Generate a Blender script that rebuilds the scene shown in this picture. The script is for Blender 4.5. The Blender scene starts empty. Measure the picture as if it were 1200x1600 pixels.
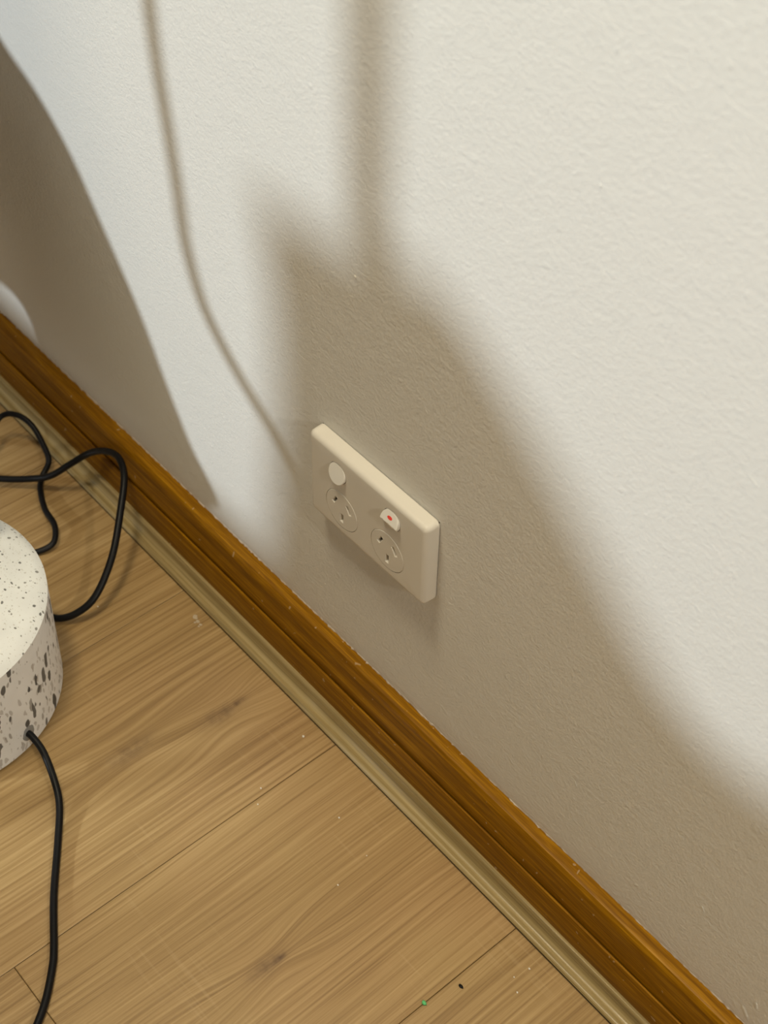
import bpy, bmesh, math, random
from mathutils import Vector, Matrix
random.seed(7)
PI = math.pi
scene = bpy.context.scene
COL = scene.collection

# ------------------------------------------------------------------ camera
cam_d = bpy.data.cameras.new('camera')
cam = bpy.data.objects.new('camera', cam_d); COL.objects.link(cam)
rx = Vector((0.6482246573686884, 0.7613369425460392, 0.013071093829359426))
ry = Vector((0.5654171270879237, -0.46977330591860184, -0.6779502293250934))
rz = Vector((-0.5100081038325621, 0.44685467543817536, -0.7349915870703265))
m = Matrix((rx, -ry, -rz)).transposed().to_4x4()
m.translation = Vector((0.5679588700014842, -0.44252655181762945, 0.9766680002674001))
cam.matrix_world = m
cam_d.sensor_fit = 'HORIZONTAL'; cam_d.sensor_width = 36.0
cam_d.lens = 2399.05 / 1200 * 36.0
cam_d.clip_start = 0.02
cam_d.dof.use_dof = True
cam_d.dof.focus_distance = 1.03
cam_d.dof.aperture_fstop = 14.0
scene.camera = cam

# ------------------------------------------------------------------ world, lights, exposure
w = bpy.data.worlds.new('world'); scene.world = w; w.use_nodes = True
w.node_tree.nodes['Background'].inputs[0].default_value = (1.0, 0.86, 0.68, 1)
w.node_tree.nodes['Background'].inputs[1].default_value = 0.10

def area(name, loc, target, size, power, col, spread=PI):
    l = bpy.data.lights.new(name, 'AREA'); l.shape = 'DISK'; l.size = size
    l.energy = power; l.color = col; l.spread = spread
    o = bpy.data.objects.new(name, l); COL.objects.link(o)
    o.location = loc
    o.rotation_euler = (Vector(target) - Vector(loc)).to_track_quat('-Z', 'Y').to_euler()
    return o
KEY = Vector((-1.7, -4.0, 1.8))
area('key_lamp_light', KEY, (0, 0, .3), 0.30, 146.0, (0.84, 0.94, 1.0))
area('ceiling_light', (-0.12, -0.45, 2.36), (-0.05, -0.40, 0), 0.42, 30.0, (1.0, 0.875, 0.62))
area('downlight', (2.2, -0.42, 1.70), (0, -.1, 0), 0.08, 18.0, (1.0, 0.94, 0.80))
scene.view_settings.view_transform = 'Standard'
scene.view_settings.look = 'None'
scene.view_settings.exposure = -0.07
scene.view_settings.gamma = 1.0
scene.view_settings.use_curve_mapping = False
scene.cycles.use_denoising = True
scene.cycles.max_bounces = 8

# ------------------------------------------------------------------ material helpers
class NT:
    def __init__(s, name):
        s.m = bpy.data.materials.new(name); s.m.use_nodes = True
        s.t = s.m.node_tree; s.b = s.t.nodes['Principled BSDF']
    def n(s, kind, **kw):
        x = s.t.nodes.new(kind)
        for k, v in kw.items():
            if k in x.inputs: x.inputs[k].default_value = v
            else: setattr(x, k, v)
        return x
    def l(s, a, b): s.t.links.new(a, b)
    def val(s, a, x):
        if hasattr(a, 'is_output'): s.l(a, x)
        else: x.default_value = a
    def math(s, op, a, b=0.0, c=None, clamp=False):
        x = s.n('ShaderNodeMath', operation=op); x.use_clamp = clamp
        s.val(a, x.inputs[0]); s.val(b, x.inputs[1])
        if c is not None: s.val(c, x.inputs[2])
        return x.outputs[0]
    def vmath(s, op, a, b):
        x = s.n('ShaderNodeVectorMath', operation=op)
        s.val(a, x.inputs[0]); s.val(b, x.inputs[1])
        return x.outputs[0]
    def ramp(s, f, stops, interp='LINEAR'):
        x = s.n('ShaderNodeValToRGB'); r = x.color_ramp; r.interpolation = interp
        while len(r.elements) > 1: r.elements.remove(r.elements[-1])
        r.elements[0].position = stops[0][0]; r.elements[0].color = c4(stops[0][1])
        for p, c in stops[1:]:
            e = r.elements.new(p); e.color = c4(c)
        s.l(f, x.inputs[0]); return x.outputs[0]
    def mix(s, f, a, b, blend='MIX'):
        x = s.n('ShaderNodeMix', data_type='RGBA', blend_type=blend)
        s.val(f, x.inputs[0]); s.val(c4(a) if isinstance(a, tuple) else a, x.inputs[6]); s.val(c4(b) if isinstance(b, tuple) else b, x.inputs[7])
        return x.outputs[2]
    def noise(s, vec, scale, detail=2.0, rough=0.5, dist=0.0):
        x = s.n('ShaderNodeTexNoise', Scale=scale, Detail=detail, Roughness=rough, Distortion=dist)
        s.l(vec, x.inputs['Vector']); return x.outputs['Fac']
    def pos(s): return s.n('ShaderNodeNewGeometry').outputs['Position']
    def obj(s): return s.n('ShaderNodeTexCoord').outputs['Object']
    def bump(s, h, strength, dist):
        x = s.n('ShaderNodeBump', Strength=strength, Distance=dist)
        s.l(h, x.inputs['Height']); s.l(x.outputs[0], s.b.inputs['Normal']); return x
    def set(s, col=None, rough=None, **kw):
        if col is not None: s.val(c4(col) if isinstance(col, tuple) else col, s.b.inputs['Base Color'])
        if rough is not None: s.val(rough, s.b.inputs['Roughness'])
        for k, v in kw.items(): s.val(v, s.b.inputs[k.replace('_', ' ')])
        return s.m
def c4(c): return tuple(c) + (1.0,) if len(c) == 3 else tuple(c)

def plain(name, col, rough=0.5, **kw):
    s = NT(name); return s.set(col, rough, **kw)

# wall paint with a fine rolled texture
s = NT('wall_paint'); P = s.pos()
st = s.vmath('MULTIPLY', P, (1.0, 1.0, 1.0))
n1 = s.noise(st, 290, 3, 0.6, 0.3)
n2 = s.noise(st, 620, 2, 0.5)
n3 = s.noise(st, 60, 2, 0.5, 0.2)
nibs = s.ramp(s.noise(st, 150, 1, 0.4), [(0.66, (0, 0, 0)), (0.8, (1, 1, 1))])
h = s.math('ADD', s.math('MULTIPLY', n1, 1.15), s.math('ADD', s.math('MULTIPLY', n2, 0.50), s.math('MULTIPLY', n3, 0.9)))
h = s.math('ADD', h, s.math('MULTIPLY', nibs, 0.35))
s.bump(h, 1.0, 0.00038)
big = s.ramp(s.noise(P, 2.2, 2), [(0.3, (0.745, 0.735, 0.69)), (0.7, (0.76, 0.74, 0.70))])
M_wall = s.set(big, 0.62)

# laminate oak: grain along axis g, cross axis c
def oak(name, along, tints, fine=1.0, knots=(), seed=0.0, rough=0.42):
    s = NT(name); P = s.pos()
    sep = s.n('ShaderNodeSeparateXYZ'); s.l(P, sep.inputs[0])
    X, Y, Z = sep.outputs
    a, c = (Y, X) if along == 'y' else (X, Y)
    if along == 'x': c = s.math('ADD', s.math('MULTIPLY', Y, 1.0), Z)
    rnd = s.n('ShaderNodeObjectInfo').outputs['Random']
    off = s.math('MULTIPLY', rnd, 9.0)
    # knots squeeze the grain round them
    push = None; kmask = None
    for kx, ky, r, amp in knots:
        dx = s.math('DIVIDE', s.math('SUBTRACT', X, kx), r)
        dy = s.math('DIVIDE', s.math('SUBTRACT', Y, ky), r * 2.6)
        d2 = s.math('ADD', s.math('MULTIPLY', dx, dx), s.math('MULTIPLY', dy, dy))
        g = s.math('EXPONENT', s.math('MULTIPLY', d2, -1.0))
        p = s.math('MULTIPLY', s.math('MULTIPLY', dx, g), amp)
        push = p if push is None else s.math('ADD', push, p)
        g2 = s.math('EXPONENT', s.math('MULTIPLY', d2, -7.0))
        kmask = g2 if kmask is None else s.math('ADD', kmask, g2)
    c0 = c
    if push is not None: c = s.math('ADD', c, push)
    def vec(ca, sa, extra=0.0):
        k = s.n('ShaderNodeCombineXYZ')
        s.l(s.math('MULTIPLY', c, ca), k.inputs[0]); s.l(s.math('MULTIPLY', a, sa), k.inputs[1])
        s.l(s.math('ADD', off, seed + extra), k.inputs[2]); return k.outputs[0]
    warp = s.noise(vec(9, 3.2, 3.0), 1.0, 2, 0.5)
    c = s.math('ADD', c, s.math('MULTIPLY', s.math('SUBTRACT', warp, 0.5), 0.012))
    lines = s.noise(vec(380 * fine, 4.0), 1.0, 3, 0.62, 0.35)
    lines2 = s.noise(vec(820 * fine, 16.0, 5.0), 1.0, 2, 0.6)
    bands = s.noise(vec(42 * fine, 1.6, 11.0), 1.0, 2, 0.5)
    patch = s.noise(vec(10, 5, 17.0), 1.0, 2, 0.5)
    g = s.ramp(lines, [(0.30, (0, 0, 0)), (0.52, (0.62, 0.62, 0.62)), (0.72, (1, 1, 1))])
    v = s.math('ADD', s.math('MULTIPLY', g, 0.50), s.math('MULTIPLY', lines2, 0.30))
    v = s.math('ADD', v, s.math('MULTIPLY', bands, 0.22))
    v = s.math('ADD', v, s.math('MULTIPLY', s.math('SUBTRACT', patch, 0.5), 0.30))
    col = s.ramp(v, [(0.22, tints[0]), (0.50, tints[1]), (0.78, tints[2])])
    if along == 'y':
        # faint saw marks crossing the grain in patches
        k = s.n('ShaderNodeCombineXYZ')
        s.l(s.math('MULTIPLY', c0, 9.0), k.inputs[0]); s.l(s.math('MULTIPLY', a, 210.0), k.inputs[1])
        saw = s.ramp(s.noise(k.outputs[0], 1.0, 2, 0.6), [(0.55, (0, 0, 0)), (0.68, (1, 1, 1))])
        where = s.ramp(s.noise(P, 11, 2), [(0.53, (0, 0, 0)), (0.64, (1, 1, 1))])
        col = s.mix(s.math('MULTIPLY', s.math('MULTIPLY', saw, where), 0.20), col, tints[3])
        pink = s.ramp(s.noise(P, 7.0, 2), [(0.45, (0, 0, 0)), (0.7, (1, 1, 1))])
        col = s.mix(s.math('MULTIPLY', pink, 0.35), col, s.mix(1.0, col, (1.0, 0.90, 0.97), 'MULTIPLY'))
    if kmask is not None:
        kd = s.math('MULTIPLY', s.math('MULTIPLY', kmask, 0.62), s.noise(P, 160, 2), clamp=True)
        kd = s.math('MULTIPLY', kd, 1.7, clamp=True)
        col = s.mix(kd, col, tints[4])
    tone = s.math('ADD', s.math('MULTIPLY', rnd, 0.10), 0.95)
    col = s.mix(1.0, col, s.n('ShaderNodeCombineColor').outputs[0], 'MULTIPLY') if False else col
    hs = s.n('ShaderNodeHueSaturation'); s.l(col, hs.inputs['Color']); s.l(tone, hs.inputs['Value'])
    s.bump(s.math('ADD', lines2, g), 0.35, 0.00012)
    return s.set(hs.outputs[0], rough)
tints = ((0.240, 0.142, 0.050), (0.350, 0.222, 0.087), (0.465, 0.315, 0.140), (0.54, 0.39, 0.21), (0.13, 0.070, 0.030))
knots = ((-0.0285, -0.0835, 0.017, 0.020), (-0.0295, -0.0650, 0.007, 0.006), (0.1585, -0.1820, 0.015, 0.018), (0.160, -0.172, 0.006, 0.005),
         (-0.045, -0.155, 0.02, 0.014), (0.1500, -0.098, 0.024, 0.016))
M_floor = oak('oak_laminate', 'y', tints, 1.0, knots[:5])
M_bead = oak('oak_bead', 'x', ((0.20, 0.143, 0.058), (0.31, 0.230, 0.100), (0.42, 0.32, 0.155)), 1.1, (), 4.0, 0.36)

# stained glossy skirting timber
s = NT('stained_timber'); P = s.pos()
k = s.n('ShaderNodeMapping'); k.inputs['Scale'].default_value = (7, 260, 260); s.l(P, k.inputs[0])
gr = s.noise(k.outputs[0], 1.0, 3, 0.6, 0.4)
k2 = s.n('ShaderNodeMapping'); k2.inputs['Scale'].default_value = (40, 900, 900); s.l(P, k2.inputs[0])
gr2 = s.noise(k2.outputs[0], 1.0, 2, 0.6)
v = s.math('ADD', s.math('MULTIPLY', gr, 0.55), s.math('MULTIPLY', gr2, 0.45))
col = s.ramp(v, [(0.30, (0.130, 0.050, 0.0008)), (0.50, (0.235, 0.100, 0.0015)), (0.70, (0.42, 0.200, 0.005))])
spk = s.ramp(s.noise(P, 240, 0), [(0.82, (0, 0, 0)), (0.85, (1, 1, 1))])
col = s.mix(s.math('MULTIPLY', spk, 0.45), col, (0.55, 0.42, 0.26))
s.bump(v, 0.2, 0.0001)
M_stain = s.set(col, 0.40, Specular_IOR_Level=0.16)

# terrazzo
def terrazzo(name, base, zscale, scale, thr, dark, light_fleck):
    s = NT(name); P = s.obj()
    k = s.n('ShaderNodeMapping'); k.inputs['Scale'].default_value = (1, 1, zscale); s.l(P, k.inputs[0])
    nz = s.n('ShaderNodeTexNoise', Scale=90.0, Detail=1.0); s.l(P, nz.inputs['Vector'])
    wob = s.n('ShaderNodeVectorMath', operation='SCALE'); s.l(nz.outputs['Color'], wob.inputs[0]); wob.inputs['Scale'].default_value = 0.006
    vec = s.vmath('ADD', k.outputs[0], wob.outputs[0])
    col = base
    def layer(col, sc, t, sel, fc, strength):
        v = s.n('ShaderNodeTexVoronoi', Scale=sc, Randomness=1.0); s.l(vec, v.inputs['Vector'])
        sx = s.n('ShaderNodeSeparateColor'); s.l(v.outputs['Color'], sx.inputs[0])
        size = s.math('MULTIPLY', s.math('ADD', sx.outputs[1], 0.35), t)
        edge = s.math('SUBTRACT', size, v.outputs['Distance'])
        mk = s.math('MULTIPLY', edge, 14.0, clamp=True)
        on = s.math('LESS_THAN', sx.outputs[0], sel)
        f = s.math('MULTIPLY', s.math('MULTIPLY', mk, on), strength)
        tone = s.mix(sx.outputs[2], fc[0], fc[1])
        return s.mix(f, col, tone)
    s1 = s.mix(s.ramp(s.noise(P, 45, 2), [(0.35, (0, 0, 0)), (0.65, (1, 1, 1))]), base, tuple(x * 0.94 for x in base))
    s1 = layer(s1, scale * 1.9, thr * 0.85, 0.45, light_fleck, 0.55)
    s1 = layer(s1, scale * 1.35, thr * 0.8, 0.30, light_fleck, 0.8)
    s1 = layer(s1, scale, thr, 0.33, dark, 0.95)
    return s.set(s1, 0.55)
M_terr_side = terrazzo('terrazzo_side', (0.87, 0.885, 0.91), 0.36, 165, 0.50, ((0.04, 0.043, 0.047), (0.13, 0.13, 0.13)), ((0.24, 0.235, 0.23), (0.46, 0.42, 0.40)))
M_terr_top = terrazzo('terrazzo_top', (0.90, 0.915, 0.905), 0.9, 330, 0.34, ((0.13, 0.13, 0.12), (0.30, 0.29, 0.27)), ((0.50, 0.49, 0.45), (0.68, 0.65, 0.60)))

M_black = plain('black_cable_rubber', (0.005, 0.005, 0.006), 0.42, Specular_IOR_Level=0.22)
M_grom = plain('grey_glue', (0.27, 0.28, 0.29), 0.5)
M_plastic = plain('white_plastic', (0.74, 0.70, 0.63), 0.36, Specular_IOR_Level=0.35)
M_rocker = plain('white_rocker_plastic', (0.82, 0.79, 0.73), 0.30)
M_insert = plain('socket_plastic', (0.73, 0.69, 0.62), 0.40)
M_hole = plain('slot_dark', (0.02, 0.014, 0.009), 0.7)
M_brass = plain('slot_brass', (0.10, 0.055, 0.02), 0.5)
M_red = plain('red_indicator', (0.86, 0.055, 0.03), 0.35)
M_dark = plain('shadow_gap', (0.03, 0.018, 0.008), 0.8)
M_gap_shade = plain('bead_gap_shade', (0.10, 0.065, 0.028), 0.8)
M_chip = plain('paint_chip', (0.86, 0.82, 0.74), 0.6)
M_fleck = plain('paint_flake_dull', (0.46, 0.37, 0.26), 0.8)
M_green = plain('green_crumb', (0.12, 0.55, 0.20), 0.6)
M_cloth = plain('grey_brown_fabric', (0.30, 0.24, 0.18), 0.9)
M_blocker = plain('blocker_linen', (0.34, 0.27, 0.20), 0.85)
M_metal = plain('black_metal', (0.02, 0.02, 0.02), 0.4)
M_ceil = plain('ceiling_paint', (0.28, 0.26, 0.22), 0.8)
M_far = plain('far_wall_paint', (0.20, 0.175, 0.14), 0.8)

# ------------------------------------------------------------------ mesh helpers
def link(name, me, mat, parent=None, smooth=False):
    o = bpy.data.objects.new(name, me); COL.objects.link(o)
    if mat is not None and not me.materials: me.materials.append(mat)
    if smooth:
        for p in me.polygons: p.use_smooth = True
    if parent is not None: o.parent = parent
    return o
def from_bm(name, bm, mat, parent=None, smooth=False, autosm=None):
    bmesh.ops.recalc_face_normals(bm, faces=bm.faces)
    me = bpy.data.meshes.new(name); bm.to_mesh(me); bm.free()
    o = link(name, me, mat, parent, smooth)
    if autosm is not None:
        me.set_sharp_from_angle(angle=math.radians(autosm))
        for p in me.polygons: p.use_smooth = True
    return o
def box(bm, x0, x1, y0, y1, z0, z1, bevel=0.0, seg=2):
    r = bmesh.ops.create_cube(bm, size=1.0)
    vs = r['verts']
    for v in vs:
        v.co = Vector(((x0 + x1) / 2 + v.co.x * (x1 - x0), (y0 + y1) / 2 + v.co.y * (y1 - y0), (z0 + z1) / 2 + v.co.z * (z1 - z0)))
    if bevel:
        es = {e for v in vs for e in v.link_edges}
        bmesh.ops.bevel(bm, geom=list(es), offset=bevel, segments=seg, profile=0.5, affect='EDGES')
def empty(name, loc=(0, 0, 0)):
    o = bpy.data.objects.new(name, None); COL.objects.link(o); o.location = loc; o.empty_display_size = 0.02
    return o
def tag(o, label, cat, group=None):
    o['label'] = label; o['category'] = cat
    if group: o['group'] = group
    return o
def struct(o): o['kind'] = 'structure'; return o
def spline(pts, n=10):
    P = [Vector(p) for p in pts]; out = []
    P = [P[0] * 2 - P[1]] + P + [P[-1] * 2 - P[-2]]
    for i in range(1, len(P) - 2):
        p0, p1, p2, p3 = P[i - 1:i + 3]
        for j in range(n):
            t = j / n
            out.append(0.5 * ((2 * p1) + (p2 - p0) * t + (2 * p0 - 5 * p1 + 4 * p2 - p3) * t * t + (3 * p1 - p0 - 3 * p2 + p3) * t ** 3))
    out.append(P[-2]); return out
def tube(bm, pts, r, seg=12):
    rings = []; up = Vector((0, 0, 1)); T = None
    for i, p in enumerate(pts):
        t = (pts[min(i + 1, len(pts) - 1)] - pts[max(i - 1, 0)]).normalized()
        if i == 0:
            a = t.cross(up if abs(t.z) < 0.9 else Vector((1, 0, 0))).normalized()
        else:
            a = (a - t * a.dot(t)).normalized()
        b = t.cross(a)
        rings.append([bm.verts.new(p + (a * math.cos(2 * PI * k / seg) + b * math.sin(2 * PI * k / seg)) * r) for k in range(seg)])
    for A, B in zip(rings, rings[1:]):
        for k in range(seg): bm.faces.new((A[k], A[(k + 1) % seg], B[(k + 1) % seg], B[k]))
    bm.faces.new(rings[0]); bm.faces.new(rings[-1][::-1])
def sweep_x(name, prof, x0, x1, mat, parent=None, n=1, close=True):
    """profile of (y out of the wall, z) swept along x"""
    bm = bmesh.new(); rings = []
    for i in range(n + 1):
        x = x0 + (x1 - x0) * i / n
        rings.append([bm.verts.new((x, -a, b)) for a, b in prof])
    for A, B in zip(rings, rings[1:]):
        for k in range(len(prof) - 1): bm.faces.new((A[k], A[k + 1], B[k + 1], B[k]))
        bm.faces.new((A[-1], A[0], B[0], B[-1]))
    bm.faces.new(rings[0]); bm.faces.new(rings[-1][::-1])
    return from_bm(name, bm, mat, parent, autosm=32)
def slab(bm, poly, y0, y1, bevel=0.008):
    """outline of (x, z) points given thickness between y0 and y1"""
    vs = [bm.verts.new((x, y0, z)) for x, z in poly]
    f = bm.faces.new(vs)
    ex = bmesh.ops.extrude_face_region(bm, geom=[f])
    top = [v for v in ex['geom'] if isinstance(v, bmesh.types.BMVert)]
    bmesh.ops.translate(bm, verts=top, vec=(0, y1 - y0, 0))

# ------------------------------------------------------------------ the room shell
X0, X1, Y0, H = -3.0, 2.6, -4.8, 2.45
def wall_box(name, *a, mat=M_wall):
    bm = bmesh.new(); box(bm, *a); return struct(from_bm(name, bm, mat))
wall = wall_box('wall_back', X0, X1, 0.0, 0.10, -0.10, H)
wall_box('wall_left', X0 - 0.1, X0, Y0 - 0.1, 0.10, -0.10, H, mat=M_far)
wall_box('wall_right', X1, X1 + 0.1, Y0 - 0.1, 0.10, -0.10, H, mat=M_far)
wall_box('wall_front', X0, X1, Y0 - 0.1, Y0, -0.10, H, mat=M_far)
wall_box('ceiling', X0, X1, Y0 - 0.1, 0.10, H, H + 0.1, mat=M_ceil)

# floor: subfloor with the laminate planks laid on it as children
M_sub = plain('underlay', (0.09, 0.055, 0.025), 0.9)
bm = bmesh.new(); box(bm, X0, X1, Y0, 0.0, -0.10, -0.0016)
floor = struct(from_bm('floor', bm, M_sub))
PW = 0.198; PL = 1.215; gap = 0.00022
i0 = math.floor((X0 - 0.0494) / PW)
ends = {0: -0.3134, 1: -0.86, -1: -0.70, -2: -0.38, 2: -0.50, -3: -0.9}
k = i0
while 0.0494 + k * PW < X1:
    a = max(0.0494 + k * PW, X0); b = min(0.0494 + (k + 1) * PW, X1)
    e = ends.get(k, -((k * 0.37) % 1.0) * PL - 0.1)
    cuts = [-0.006]
    y = e
    while y > Y0: cuts.append(y); y -= PL
    cuts.append(Y0)
    for y1, y0 in zip(cuts, cuts[1:]):
        if y1 - y0 < 0.01: continue
        bm = bmesh.new()
        box(bm, a + gap, b - gap, y0 + gap, y1 - gap, -0.010, 0.0, 0.0004, 1)
        from_bm('plank', bm, M_floor, floor)
    k += 1

# skirting board and the little oak scotia bead in front of it
prof = [(0.0, 0.0), (0.0, 0.0728), (0.0068, 0.0732), (0.0090, 0.0726), (0.0108, 0.0706), (0.0120, 0.0680), (0.0123, 0.0660),
        (0.0126, 0.0625), (0.0131, 0.0580), (0.0141, 0.0528), (0.0151, 0.0488), (0.0155, 0.0455), (0.0153, 0.0412), (0.0161, 0.0412), (0.0163, 0.0438),
        (0.0171, 0.0447), (0.0180, 0.0442), (0.0186, 0.0426), (0.0187, 0.0)]
skirt = struct(sweep_x('baseboard_back', prof, X0, X1, M_stain, n=1))
bead_prof = [(0.0187, 0.0), (0.0187, 0.0147), (0.0199, 0.0151), (0.0211, 0.0149), (0.0219, 0.0141), (0.0222, 0.0130), (0.0223, 0.0108), (0.0228, 0.0082),
             (0.0238, 0.0060), (0.0252, 0.0046), (0.0268, 0.0040), (0.0282, 0.0042), (0.0294, 0.0050), (0.0306, 0.0053), (0.0318, 0.0050), (0.0328, 0.0040), (0.0332, 0.0026), (0.0326, 0.0012), (0.0316, 0.0004)]
bead = struct(sweep_x('trim_1', bead_prof, X0, X1, M_bead))
bead['label'] = 'light oak scotia bead along the foot of the skirting'
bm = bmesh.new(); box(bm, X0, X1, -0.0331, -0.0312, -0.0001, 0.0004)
from_bm('shadow_gap', bm, M_gap_shade, bead)  # dark strip painting the shade under the lip of the bead

# ragged line of wall paint along the top of the skirting
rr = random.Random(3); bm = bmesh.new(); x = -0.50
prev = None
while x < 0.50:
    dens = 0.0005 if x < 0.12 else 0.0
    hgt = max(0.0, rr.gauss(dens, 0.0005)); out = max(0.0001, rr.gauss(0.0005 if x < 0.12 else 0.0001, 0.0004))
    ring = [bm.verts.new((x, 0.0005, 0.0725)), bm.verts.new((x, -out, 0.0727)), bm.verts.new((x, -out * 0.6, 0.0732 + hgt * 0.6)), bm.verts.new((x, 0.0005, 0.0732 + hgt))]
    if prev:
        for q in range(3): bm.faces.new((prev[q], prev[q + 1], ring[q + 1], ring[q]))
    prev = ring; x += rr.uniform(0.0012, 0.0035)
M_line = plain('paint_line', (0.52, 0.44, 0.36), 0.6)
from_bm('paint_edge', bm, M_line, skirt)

def blob_mesh(r, sq=(1, 1, 1), seed=0, sub=1):
    bm = bmesh.new(); bmesh.ops.create_icosphere(bm, subdivisions=sub, radius=r)
    q = random.Random(seed)
    for v in bm.verts:
        f = 1 + q.uniform(-0.25, 0.25)
        v.co = Vector((v.co.x * sq[0] * f, v.co.y * sq[1] * f, v.co.z * sq[2] * f))
    return bm
# nibs and scuffs on the wall paint
for i, (x, z, r, sx, sz, rot) in enumerate(((0.034, 0.4231, 0.0010, 1, 1, 0), (-0.0006, 0.1188, 0.0008, 1, 1, 0), (0.3581, 0.1461, 0.0008, 1, 4, 0.5),
        (0.4062, 0.0846, 0.0013, 1, 6, 0.55), (0.4106, 0.1015, 0.0012, 1, 4, 0.3), (0.3154, 0.0550 + 0.04, 0.0004, 1, 1, 0), (0.2033, 0.5781, 0.0009, 1, 1, 0),
        (0.3146, 0.4800, 0.0005, 1, 10, 1.1), (0.2510, 0.1529, 0.0005, 1, 6, 0.4))):
    o = from_bm('paint_nib', blob_mesh(r, (sx, 0.35, sz), i), M_chip if i < 2 else M_wall, wall)
    o.location = (x, -0.0001, z); o.rotation_euler = (0, -rot, 0)

# ------------------------------------------------------------------ double power point
PZ, PT, W2, H2 = 0.2100, 0.0116, 0.116, 0.074
outlet = empty('power_outlet', (0, 0, PZ))
tag(outlet, 'white double power outlet with two rocker switches mounted on the wall', 'power outlet')
def rrect(x0, x1, z0, z1, r, n=5):
    pts = []
    for cx, cz, a0 in ((x1 - r, z1 - r, 0), (x0 + r, z1 - r, PI / 2), (x0 + r, z0 + r, PI), (x1 - r, z0 + r, 1.5 * PI)):
        for i in range(n + 1):
            a = a0 + PI / 2 * i / n; pts.append((cx + r * math.cos(a), cz + r * math.sin(a)))
    return pts
# body: loops from the wall forward, a rolled edge, then the flat face
bm = bmesh.new(); loops = []
prof_p = [(0.0005, 0.0003, 0.0036), (0.0003, 0.0008, 0.0036), (0.0000, 0.0010, 0.0040), (0.0002, 0.0070, 0.0040)]
R_ = 0.0042
for i in range(0, 9):
    a = PI / 2 * i / 8
    prof_p.append((0.0003 + R_ * 0.92 * (1 - math.cos(a)), PT - R_ + R_ * math.sin(a), max(0.0040 - 0.0022 * i / 8, 0.001)))
for ins, yy, rad in prof_p:
    loops.append([bm.verts.new((x, -yy, z)) for x, z in rrect(ins, W2 - ins, ins, H2 - ins, rad, 6)])
for A, B in zip(loops, loops[1:]):
    n = len(A)
    for q in range(n): bm.faces.new((A[q], A[(q + 1) % n], B[(q + 1) % n], B[q]))
# flat face with round openings for rockers and sockets: filled by triangulation
SOCK = [(0.0340, 0.0242), (0.0800, 0.0242)]
RS = 0.0163
ROCK = [(0.0305, 0.0570), (0.0838, 0.0570)]
RR = 0.0083
ROCKX = 1.0
face_edges = [bm.edges.get((loops[-1][q], loops[-1][(q + 1) % len(loops[-1])])) for q in range(len(loops[-1]))]
yf = -PT
holes = []
def hole(cx, cz, r, n=40):
    vs = [bm.verts.new((cx + r * math.cos(2 * PI * i / n), yf, cz + r * math.sin(2 * PI * i / n))) for i in range(n)]
    es = [bm.edges.new((vs[i], vs[(i + 1) % n])) for i in range(n)]
    holes.append(vs); return es
alle = list(face_edges)
for (cx, cz) in ROCK: alle += hole(cx, cz, RR)
for (cx, cz) in SOCK: alle += hole(cx, cz, RS)
bmesh.ops.triangle_fill(bm, use_beauty=True, use_dissolve=False, edges=alle)
# walls of the openings
for vs in holes:
    low = [bm.verts.new((v.co.x, v.co.y + 0.004, v.co.z)) for v in vs]
    n = len(vs)
    for q in range(n): bm.faces.new((vs[q], vs[(q + 1) % n], low[(q + 1) % n], low[q]))
from_bm('face_plate', bm, M_plastic, outlet, autosm=38)
# dark sheet painting in the shade of the seam between plate and wall
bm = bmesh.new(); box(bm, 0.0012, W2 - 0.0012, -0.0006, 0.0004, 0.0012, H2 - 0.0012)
from_bm('seam_shade', bm, M_dark, outlet)

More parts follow.
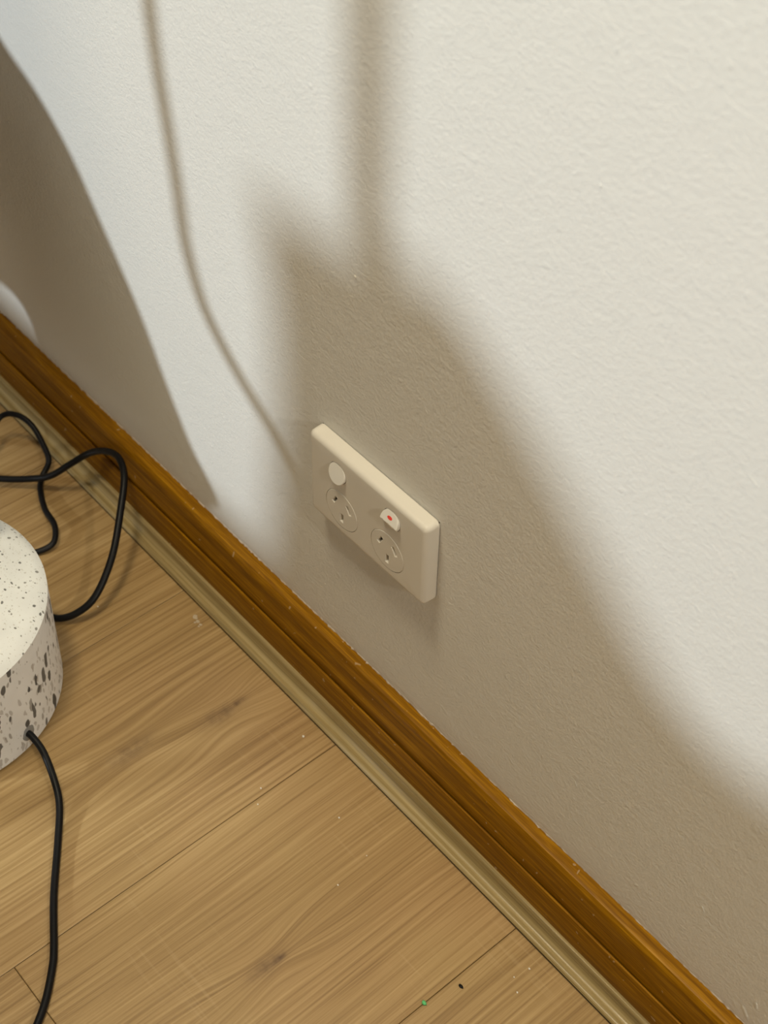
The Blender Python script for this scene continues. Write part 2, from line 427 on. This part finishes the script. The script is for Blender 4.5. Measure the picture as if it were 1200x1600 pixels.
def slot_outline(cx, cz, ang, L, Wd, n=5):
    return [(cx + (a * math.cos(ang) - b * math.sin(ang)), cz + (a * math.sin(ang) + b * math.cos(ang)))
            for a, b in ((-Wd / 2, -L / 2), (Wd / 2, -L / 2), (Wd / 2, L / 2), (-Wd / 2, L / 2))]
for si, (cx, cz) in enumerate(SOCK):
    s_obj = empty('socket', (0, 0, 0)); s_obj.parent = outlet
    bm = bmesh.new()
    n = 40; r = RS - 0.00022
    outer0 = [bm.verts.new((cx + r * math.cos(2 * PI * i / n), yf + 0.0040, cz + r * math.sin(2 * PI * i / n))) for i in range(n)]
    outer1 = [bm.verts.new((cx + r * math.cos(2 * PI * i / n), yf + 0.0002, cz + r * math.sin(2 * PI * i / n))) for i in range(n)]
    r2 = r - 0.0004
    outer = [bm.verts.new((cx + r2 * math.cos(2 * PI * i / n), yf - 0.0002, cz + r2 * math.sin(2 * PI * i / n))) for i in range(n)]
    for A, B in ((outer0, outer1), (outer1, outer)):
        for q in range(n): bm.faces.new((A[q], A[(q + 1) % n], B[(q + 1) % n], B[q]))
    es = [bm.edges.get((outer[q], outer[(q + 1) % n])) for q in range(n)]
    # each slot: a chamfered mouth and a deep narrow throat
    slots = [(cx - 0.0070, cz + 0.0052, math.radians(-30), 0.0078, 0.0030), (cx + 0.0070, cz + 0.0052, math.radians(30), 0.0078, 0.0030), (cx, cz - 0.0072, 0.0, 0.0080, 0.0034)]
    thr = []
    for (sx, sz, ang, L, Wd) in slots:
        A = [bm.verts.new((x, yf - 0.0002, z)) for x, z in slot_outline(sx, sz, ang, L, Wd)]
        B = [bm.verts.new((x, yf + 0.0010, z)) for x, z in slot_outline(sx, sz, ang, L - 0.0016, Wd - 0.0014)]
        Cc = [bm.verts.new((x, yf + 0.0052, z)) for x, z in slot_outline(sx, sz, ang, L - 0.0016, Wd - 0.0014)]
        es += [bm.edges.new((A[q], A[(q + 1) % 4])) for q in range(4)]
        for U, V in ((A, B), (B, Cc)):
            for q in range(4): bm.faces.new((U[q], U[(q + 1) % 4], V[(q + 1) % 4], V[q]))
        thr.append((sx, sz, ang, L, Wd))
    bmesh.ops.triangle_fill(bm, use_beauty=True, use_dissolve=False, edges=es)
    from_bm('socket_insert', bm, M_insert, s_obj, autosm=30)
    for (sx, sz, ang, L, Wd) in thr:
        bm = bmesh.new()
        A = [bm.verts.new((x, yf + 0.0024, z)) for x, z in slot_outline(sx, sz, ang, L - 0.0014, Wd - 0.0012)]
        B = [bm.verts.new((x, yf + 0.0056, z)) for x, z in slot_outline(sx, sz, ang, L - 0.0014, Wd - 0.0012)]
        bm.faces.new(A); bm.faces.new(B[::-1])
        for q in range(4): bm.faces.new((A[q], A[(q + 1) % 4], B[(q + 1) % 4], B[q]))
        from_bm('slot', bm, M_hole, s_obj)

# rockers: a short cylinder cut by a tilted, slightly dished face
RIDGE = -0.12
def rocker(cx, cz, tilt, name, lab):
    bm = bmesh.new(); n = 48; r = RR - 0.0004
    rings = []
    def surf(dx, dz):            # height proud of the plate
        t = dz / r
        hi, lo = 0.0034, -0.0004
        if tilt > 0: hgt = hi + (lo - hi) * (t * 0.5 + 0.5)          # bottom stands proud
        else: hgt = lo + (hi - lo) * (t * 0.5 + 0.5)                 # top stands proud
        return hgt
    def surf_on(dx, dz):
        t = dz / r                                                    # two facets meeting at the middle
        if t > RIDGE: return 0.0036 - 0.0040 * (t - RIDGE) / (1 - RIDGE)
        return 0.0036 - 0.0034 * (RIDGE - t) / (1 + RIDGE)
    fn = surf if tilt > 0 else surf_on
    for rad, dy in ((r, 'base'), (r, -0.0003), (r - 0.0005, 0.0)):
        ring = []
        for i in range(n):
            a = 2 * PI * i / n; dx, dz = rad * math.cos(a), rad * math.sin(a)
            y = yf + 0.0035 if dy == 'base' else yf - fn(dx, dz) - dy
            ring.append(bm.verts.new((cx + dx, y, cz + dz)))
        rings.append(ring)
    for A, B in zip(rings, rings[1:]):
        for q in range(n): bm.faces.new((A[q], A[(q + 1) % n], B[(q + 1) % n], B[q]))
    prev = rings[-1]
    for rad in (0.9, 0.8, 0.7, 0.6, 0.5, 0.4, 0.3, 0.2, 0.1):
        ring = []
        for i in range(n):
            a = 2 * PI * i / n; dx, dz = (r - 0.0005) * rad * math.cos(a), (r - 0.0005) * rad * math.sin(a)
            ring.append(bm.verts.new((cx + dx, yf - fn(dx, dz), cz + dz)))
        for q in range(n): bm.faces.new((prev[q], prev[(q + 1) % n], ring[(q + 1) % n], ring[q]))
        prev = ring
    c = bm.verts.new((cx, yf - fn(0, 0), cz))
    for q in range(n): bm.faces.new((prev[q], prev[(q + 1) % n], c))
    o = from_bm(name, bm, M_rocker, outlet, autosm=25)
    o['label'] = lab
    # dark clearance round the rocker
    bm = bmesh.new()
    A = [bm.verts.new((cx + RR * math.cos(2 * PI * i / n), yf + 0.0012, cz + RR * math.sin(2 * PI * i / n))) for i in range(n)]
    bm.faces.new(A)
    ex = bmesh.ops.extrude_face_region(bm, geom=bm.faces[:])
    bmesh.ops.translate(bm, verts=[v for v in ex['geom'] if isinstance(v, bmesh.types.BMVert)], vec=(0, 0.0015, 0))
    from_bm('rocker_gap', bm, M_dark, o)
    return o
rocker(ROCK[0][0], ROCK[0][1], 1, 'rocker_switch', 'rocker switch in the off position')
on = rocker(ROCK[1][0], ROCK[1][1], -1, 'rocker_switch', 'rocker switch in the on position, showing its red mark')
bm = bmesh.new(); n = 20
r = RR - 0.0004
vs = []
for i in range(n):
    a = 2 * PI * i / n; dx, dz = 0.0022 * math.cos(a), 0.0030 + 0.0011 * math.sin(a)
    vs.append(bm.verts.new((ROCK[1][0] + dx, yf - (0.0036 - 0.0040 * (dz / r - RIDGE) / (1 - RIDGE)) - 0.00012, ROCK[1][1] + dz)))
f = bm.faces.new(vs)
ex = bmesh.ops.extrude_face_region(bm, geom=[f])
bmesh.ops.translate(bm, verts=[v for v in ex['geom'] if isinstance(v, bmesh.types.BMVert)], vec=(0, 0.0003, 0))
ind = from_bm('red_indicator', bm, M_red, on)

# ------------------------------------------------------------------ terrazzo lamp
LX, LY = -0.1902, -0.2391
lamp = empty('lamp', (LX, LY, 0))
tag(lamp, 'white terrazzo lamp with a domed round foot standing on the oak floor', 'lamp')
def lathe(name, prof, mat, parent, seg=128, autosm=40):
    bm = bmesh.new(); rings = []
    for r, z in prof:
        rings.append([bm.verts.new((r * math.cos(2 * PI * i / seg), r * math.sin(2 * PI * i / seg), z)) for i in range(seg)])
    for A, B in zip(rings, rings[1:]):
        for q in range(seg): bm.faces.new((A[q], A[(q + 1) % seg], B[(q + 1) % seg], B[q]))
    bm.faces.new(rings[0]); bm.faces.new(rings[-1][::-1])
    return from_bm(name, bm, mat, parent, autosm=autosm)
R0, R1, HB, HD, PWR = 0.0986, 0.1012, 0.1025, 0.0315, 1.55
lathe('foot_body', [(R0 - 0.003, 0.0), (R0 - 0.0028, 0.0014), (R0 - 0.0006, 0.0018), (R0, 0.0030)] + [(R0 + (R1 - R0) * k / 6, 0.004 + (HB - 0.0048) * k / 6) for k in range(7)]  , M_terr_side, lamp, autosm=30)
dome = []
for k in range(0, 25):
    a = k / 24
    a = math.sin(a * PI / 2) if k else 0.0
    dome.append((max(R1 * (1 - a ** PWR), 0.009), HB + HD * a))
dome[0] = (R1, HB - 0.0008); dome.pop(1)
lathe('foot_dome', dome, M_terr_top, lamp, autosm=28)
# unseen stem and shade, added: outline cut to throw the left wall shadow
bm = bmesh.new(); tube(bm, spline([(-0.055, 0.0, 0.120), (-0.075, 0.012, 0.150), (-0.12, 0.045, 0.20), (-0.17, 0.070, 0.26), (-0.19, 0.078, 0.30)], 8), 0.007, 16)
from_bm('stem', bm, M_metal, lamp)
blocker_pts = [(-0.74, 0.66), (-0.5386, 0.5453), (-0.4697, 0.499), (-0.4188, 0.4495), (-0.3762, 0.425), (-0.3431, 0.3958), (-0.319, 0.3611), (-0.2789, 0.3004), (-0.2519, 0.2452), (-0.2261, 0.199), (-0.1990, 0.1690), (-0.2080, 0.1560),
             (-0.2300, 0.1400), (-0.2877, 0.1000), (-0.4434, 0.0900), (-0.4588, 0.1286), (-0.455, 0.1492), (-0.4611, 0.1698), (-0.4772, 0.1836), (-0.5058, 0.1842), (-0.565, 0.1674), (-0.68, 0.14), (-0.86, 0.20)]
sp = spline([(x, 0, z) for x, z in blocker_pts] + [(blocker_pts[0][0], 0, blocker_pts[0][1])], 4)[:-1]
bm = bmesh.new(); slab(bm, [(v.x - LX, v.z) for v in sp], -0.163 - LY, -0.153 - LY)
from_bm('added_lamp_shade', bm, M_blocker, lamp)
# grey glue patch where the flex leaves the foot
ang = math.atan2(0.0290, 0.0975)
gz = 0.0195
bm = bmesh.new(); n = 20; rA = R0 + 0.0006
q = random.Random(5); ctr = None
vs = []
for i in range(n):
    a = 2 * PI * i / n; rw = 0.0058 * (1 + q.uniform(-0.1, 0.1)); rh = 0.0078 * (1 + q.uniform(-0.08, 0.08))
    t = ang + 0.012 + rw * math.cos(a) / rA
    vs.append(bm.verts.new((rA * math.cos(t), rA * math.sin(t), gz - 0.001 + rh * math.sin(a))))
inner = []
for i in range(n):
    a = 2 * PI * i / n; t = ang + 0.0027 * math.cos(a) / rA
    inner.append(bm.verts.new(((rA + 0.0006) * math.cos(t), (rA + 0.0006) * math.sin(t), gz + 0.0027 * math.sin(a))))
back = [bm.verts.new((v.co.x * 0.985, v.co.y * 0.985, v.co.z)) for v in vs]
for i in range(n):
    bm.faces.new((vs[i], vs[(i + 1) % n], inner[(i + 1) % n], inner[i]))
    bm.faces.new((back[i], back[(i + 1) % n], vs[(i + 1) % n], vs[i]))
bm.faces.new(inner); bm.faces.new(back[::-1])
g = from_bm('glue_patch', bm, M_grom, lamp, autosm=50)
g['label'] = 'grey glue patch round the cable hole'
cab = [(-0.0955, -0.2108, 0.0200), (-0.0905, -0.2096, 0.0193), (-0.075, -0.2099, 0.0165), (-0.0517, -0.2159, 0.0115), (-0.0345, -0.2234, 0.0062), (-0.0101, -0.2409, 0.0029), (0.0228, -0.2648, 0.0028), (0.0558, -0.2855, 0.0028),
       (0.0672, -0.2937, 0.0028), (0.084, -0.3092, 0.0028), (0.0954, -0.3231, 0.0028), (0.1054, -0.3381, 0.0028), (0.13, -0.40, 0.0028), (0.12, -0.50, 0.0028)]
bm = bmesh.new(); tube(bm, [v - Vector((LX, LY, 0)) for v in spline(cab, 10)], 0.0027, 14)
from_bm('cable', bm, M_black, lamp, smooth=True)

# ------------------------------------------------------------------ the two loose loops of flex behind the lamp
CAM = m.translation
def onz(u, v, z):
    d = rx * ((u - 600) / 2399.05) + ry * ((v - 800) / 2399.05) + rz
    return CAM + d * ((z - CAM.z) / d.z)
A = [(-0.52, -0.12, 0.003), (-0.45, -0.105, 0.008)] + [tuple(onz(*p)) for p in ((-30, 690, .02), (0, 652, .030), (25, 648, .034), (50, 665, .030), (70, 700, .018), (76, 722, .010), (66, 745, .0035), (63, 765, .0035), (70, 795, .006),
     (85, 820, .008), (85, 845, .006), (70, 858, .004), (45, 864, .003))] + [(-0.278, -0.122, 0.0027)]
B = [(-0.50, -0.22, 0.003), (-0.40, -0.13, 0.005)] + [tuple(onz(*p)) for p in ((0, 748, .009), (50, 748, .012), (80, 743, .020), (110, 725, .036), (140, 708, .050), (165, 705, .062), (185, 715, .068), (194, 745, .066), (188, 800, .054),
     (175, 870, .037), (150, 930, .020), (120, 958, .010), (88, 966, .004))] + [(-0.205, -0.135, 0.0027), (-0.24, -0.13, 0.0027)]
bm = bmesh.new(); tube(bm, spline(A, 10), 0.0026, 14)
tag(from_bm('loose_flex', bm, M_black, smooth=True), 'thin black flex in a small S bend at the left edge behind the terrazzo foot', 'cable')
bm = bmesh.new(); tube(bm, spline(B, 10), 0.0030, 14)
tag(from_bm('loose_flex', bm, M_black, smooth=True), 'thicker black flex rising in a wide arch against the skirting behind the terrazzo foot', 'cable')

# ------------------------------------------------------------------ crumbs on the floor
crumbs = [('white_crumb', 0.0283, -0.0470, 0.0011, M_chip, 'largest white crumb, just off the bead on the upper plank'),
          ('white_crumb', 0.0443, -0.0996, 0.0007, M_chip, 'small white crumb touching the upper side of the long plank joint'),
          ('white_crumb', 0.1009, -0.0711, 0.0007, M_chip, 'small white crumb midway along the wide middle plank, nearest the bead'),
          ('white_crumb', 0.1426, -0.1063, 0.0007, M_chip, 'lowest white crumb on the middle plank, farther from the bead'),
          ('white_crumb', 0.0537, -0.1097, 0.0006, M_chip, 'tiny white crumb just below the long plank joint'),
          ('white_crumb', 0.1377, -0.0757, 0.0005, M_chip, 'faintest white crumb, in the centre of the middle plank'),
          ('white_crumb', 0.2752, -0.0468, 0.0008, M_chip, 'white crumb right against the bead near the bottom edge'),
          ('white_crumb', 0.2729, -0.0589, 0.0006, M_chip, 'tiny white crumb, middle one of three near the bottom of the bead'),
          ('white_crumb', 0.2822, -0.0649, 0.0008, M_chip, 'lowest of three white crumbs near the bottom of the bead'),
          ('white_crumb', -0.1789, -0.0966, 0.0006, M_chip, 'tiny white crumb beside the arching flex behind the lamp foot'),
          ('green_crumb', 0.2478, -0.1178, 0.0018, M_green, 'tiny green crumb lying on the plank joint at the bottom'),
          ('dark_crumb', 0.2548, -0.0911, 0.0014, M_black, 'tiny dark crumb on the floor right of the green one')]
for i, (nm, x, y, r, mt, lab) in enumerate(crumbs):
    o = from_bm(nm, blob_mesh(r, (1.3 if nm == 'dark_crumb' else 1, 0.8, 0.6), 20 + i, 2), mt, smooth=True)
    o.location = (x, y, r * 0.5)
    tag(o, lab, 'crumb', 'white crumbs on the floor' if nm == 'white_crumb' else None)
# chip of pale plaster dust by the bead
for i in range(7):
    q = random.Random(50 + i)
    o = from_bm('plaster_flake', blob_mesh(q.uniform(0.0008, 0.0016), (1.2, 1, 0.12), 60 + i), M_fleck, floor)
    o.location = (-0.1150 + q.uniform(-0.006, 0.006), -0.0405 + q.uniform(-0.006, 0.001), 0.0001)

# ------------------------------------------------------------------ unseen blockers, added outside the frame to shape the light on the wall
chair_blocker = empty('armchair_blocker', (-0.2, -0.9, 0))  # invented seat, its back outlined to throw the broad wall shadow
tag(chair_blocker, 'unseen brown fabric blocker, added to cast the broad shadow on the wall', 'armchair_blocker')
back = [(-0.17, 0.10), (-0.17, 0.325), (-0.24, 0.335), (-0.80, 0.340), (-0.83, 0.37), (-0.80, 0.402), (-0.55, 0.400), (-0.37, 0.390), (-0.3549, 0.405), (-0.3438, 0.4824), (-0.3385, 0.5467), (-0.3378, 0.6016), (-0.341, 0.6332), (-0.3447, 0.655), (-0.3412, 0.6666), (-0.3255, 0.6717), (-0.3055, 0.6718), (-0.2671, 0.6794),
        (-0.2316, 0.6935), (-0.2059, 0.6915), (-0.1797, 0.6741), (-0.1571, 0.6521), (-0.1342, 0.6299), (-0.1063, 0.6028), (-0.0786, 0.5791), (-0.0474, 0.5587), (-0.0152, 0.5499), (0.0093, 0.5536), (0.0402, 0.5667), (0.0909, 0.6033), (0.16, 0.61), (0.20, 0.56), (0.20, 0.10)]
bm = bmesh.new(); slab(bm, [(x + 0.2, z) for x, z in back], 0.20, 0.10)
from_bm('backrest_blocker', bm, M_cloth, chair_blocker)
bm = bmesh.new(); box(bm, -0.03, 0.39, -0.40, 0.10, 0.22, 0.38, 0.03, 3)
from_bm('seat', bm, M_cloth, chair_blocker, autosm=40)
for sx in (0.06, 0.36):
    for sy in (-0.36, 0.15):
        bm = bmesh.new(); box(bm, sx - 0.018, sx + 0.018, sy - 0.018, sy + 0.018, 0.0, 0.23 if sy < 0 else 0.11)
        from_bm('leg', bm, M_metal, chair_blocker)
stand = empty('floor_lamp_blocker', (-0.1725, -0.50, 0))  # added pole, out of view, for the soft vertical shadow band
tag(stand, 'unseen black pole and cord, added to cast the narrow shadows on the wall', 'lamp')
bm = bmesh.new(); tube(bm, [Vector((0.0012, 0, 0.01)), Vector((-0.003, 0, 1.55))], 0.0130, 20); from_bm('pole', bm, M_metal, stand)
bm = bmesh.new(); tube(bm, [Vector((0, 0, 0.0)), Vector((0, 0, 0.014))], 0.10, 40); from_bm('base', bm, M_metal, stand)
bm = bmesh.new(); tube(bm, [Vector((-0.003, 0, 1.5)), Vector((-0.003, 0, 1.7))], 0.13, 40); from_bm('added_lamp_shade', bm, M_blocker, stand)
cord = [(-0.176, -0.49, 1.45), (-0.215, -0.30, 1.05), (-0.236, -0.225, 0.80), (-0.2391, -0.22, 0.6899), (-0.2418, -0.22, 0.628), (-0.2424, -0.22, 0.583), (-0.2409, -0.22, 0.5436), (-0.2363, -0.22, 0.5029), (-0.2322, -0.22, 0.4593), (-0.2294, -0.22, 0.4219), (-0.2171, -0.22, 0.383), (-0.1956, -0.22, 0.3565), (-0.1697, -0.22, 0.3352), (-0.152, -0.235, 0.322), (-0.150, -0.28, 0.315), (-0.16, -0.40, 0.312), (-0.15, -0.60, 0.33), (-0.15, -0.69, 0.33)]
bm = bmesh.new(); tube(bm, spline(cord, 8), 0.0064, 14)
from_bm('cable', bm, M_black, stand, smooth=True).location = (0.1725, 0.50, 0)  # added cord, bent to throw the thin curved shadow

shelf_blocker = empty('wall_shelf_blocker', (-0.60, 0, 0.88))  # added out of view to keep the ceiling light off the left wall
tag(shelf_blocker, 'unseen narrow board, added to block the ceiling light above the terrazzo lamp', 'shelf_blocker')
bm = bmesh.new(); box(bm, -0.42, 0.37, -0.175, 0.0, 0.0, 0.022, 0.002, 2)
from_bm('board', bm, M_far, shelf_blocker, autosm=40)
for sx in (-0.3, 0.3):
    bm = bmesh.new(); box(bm, sx - 0.01, sx + 0.01, -0.14, 0.0, -0.012, 0.0); box(bm, sx - 0.01, sx + 0.01, -0.012, 0.0, -0.10, -0.012)
    from_bm('bracket', bm, M_metal, shelf_blocker)
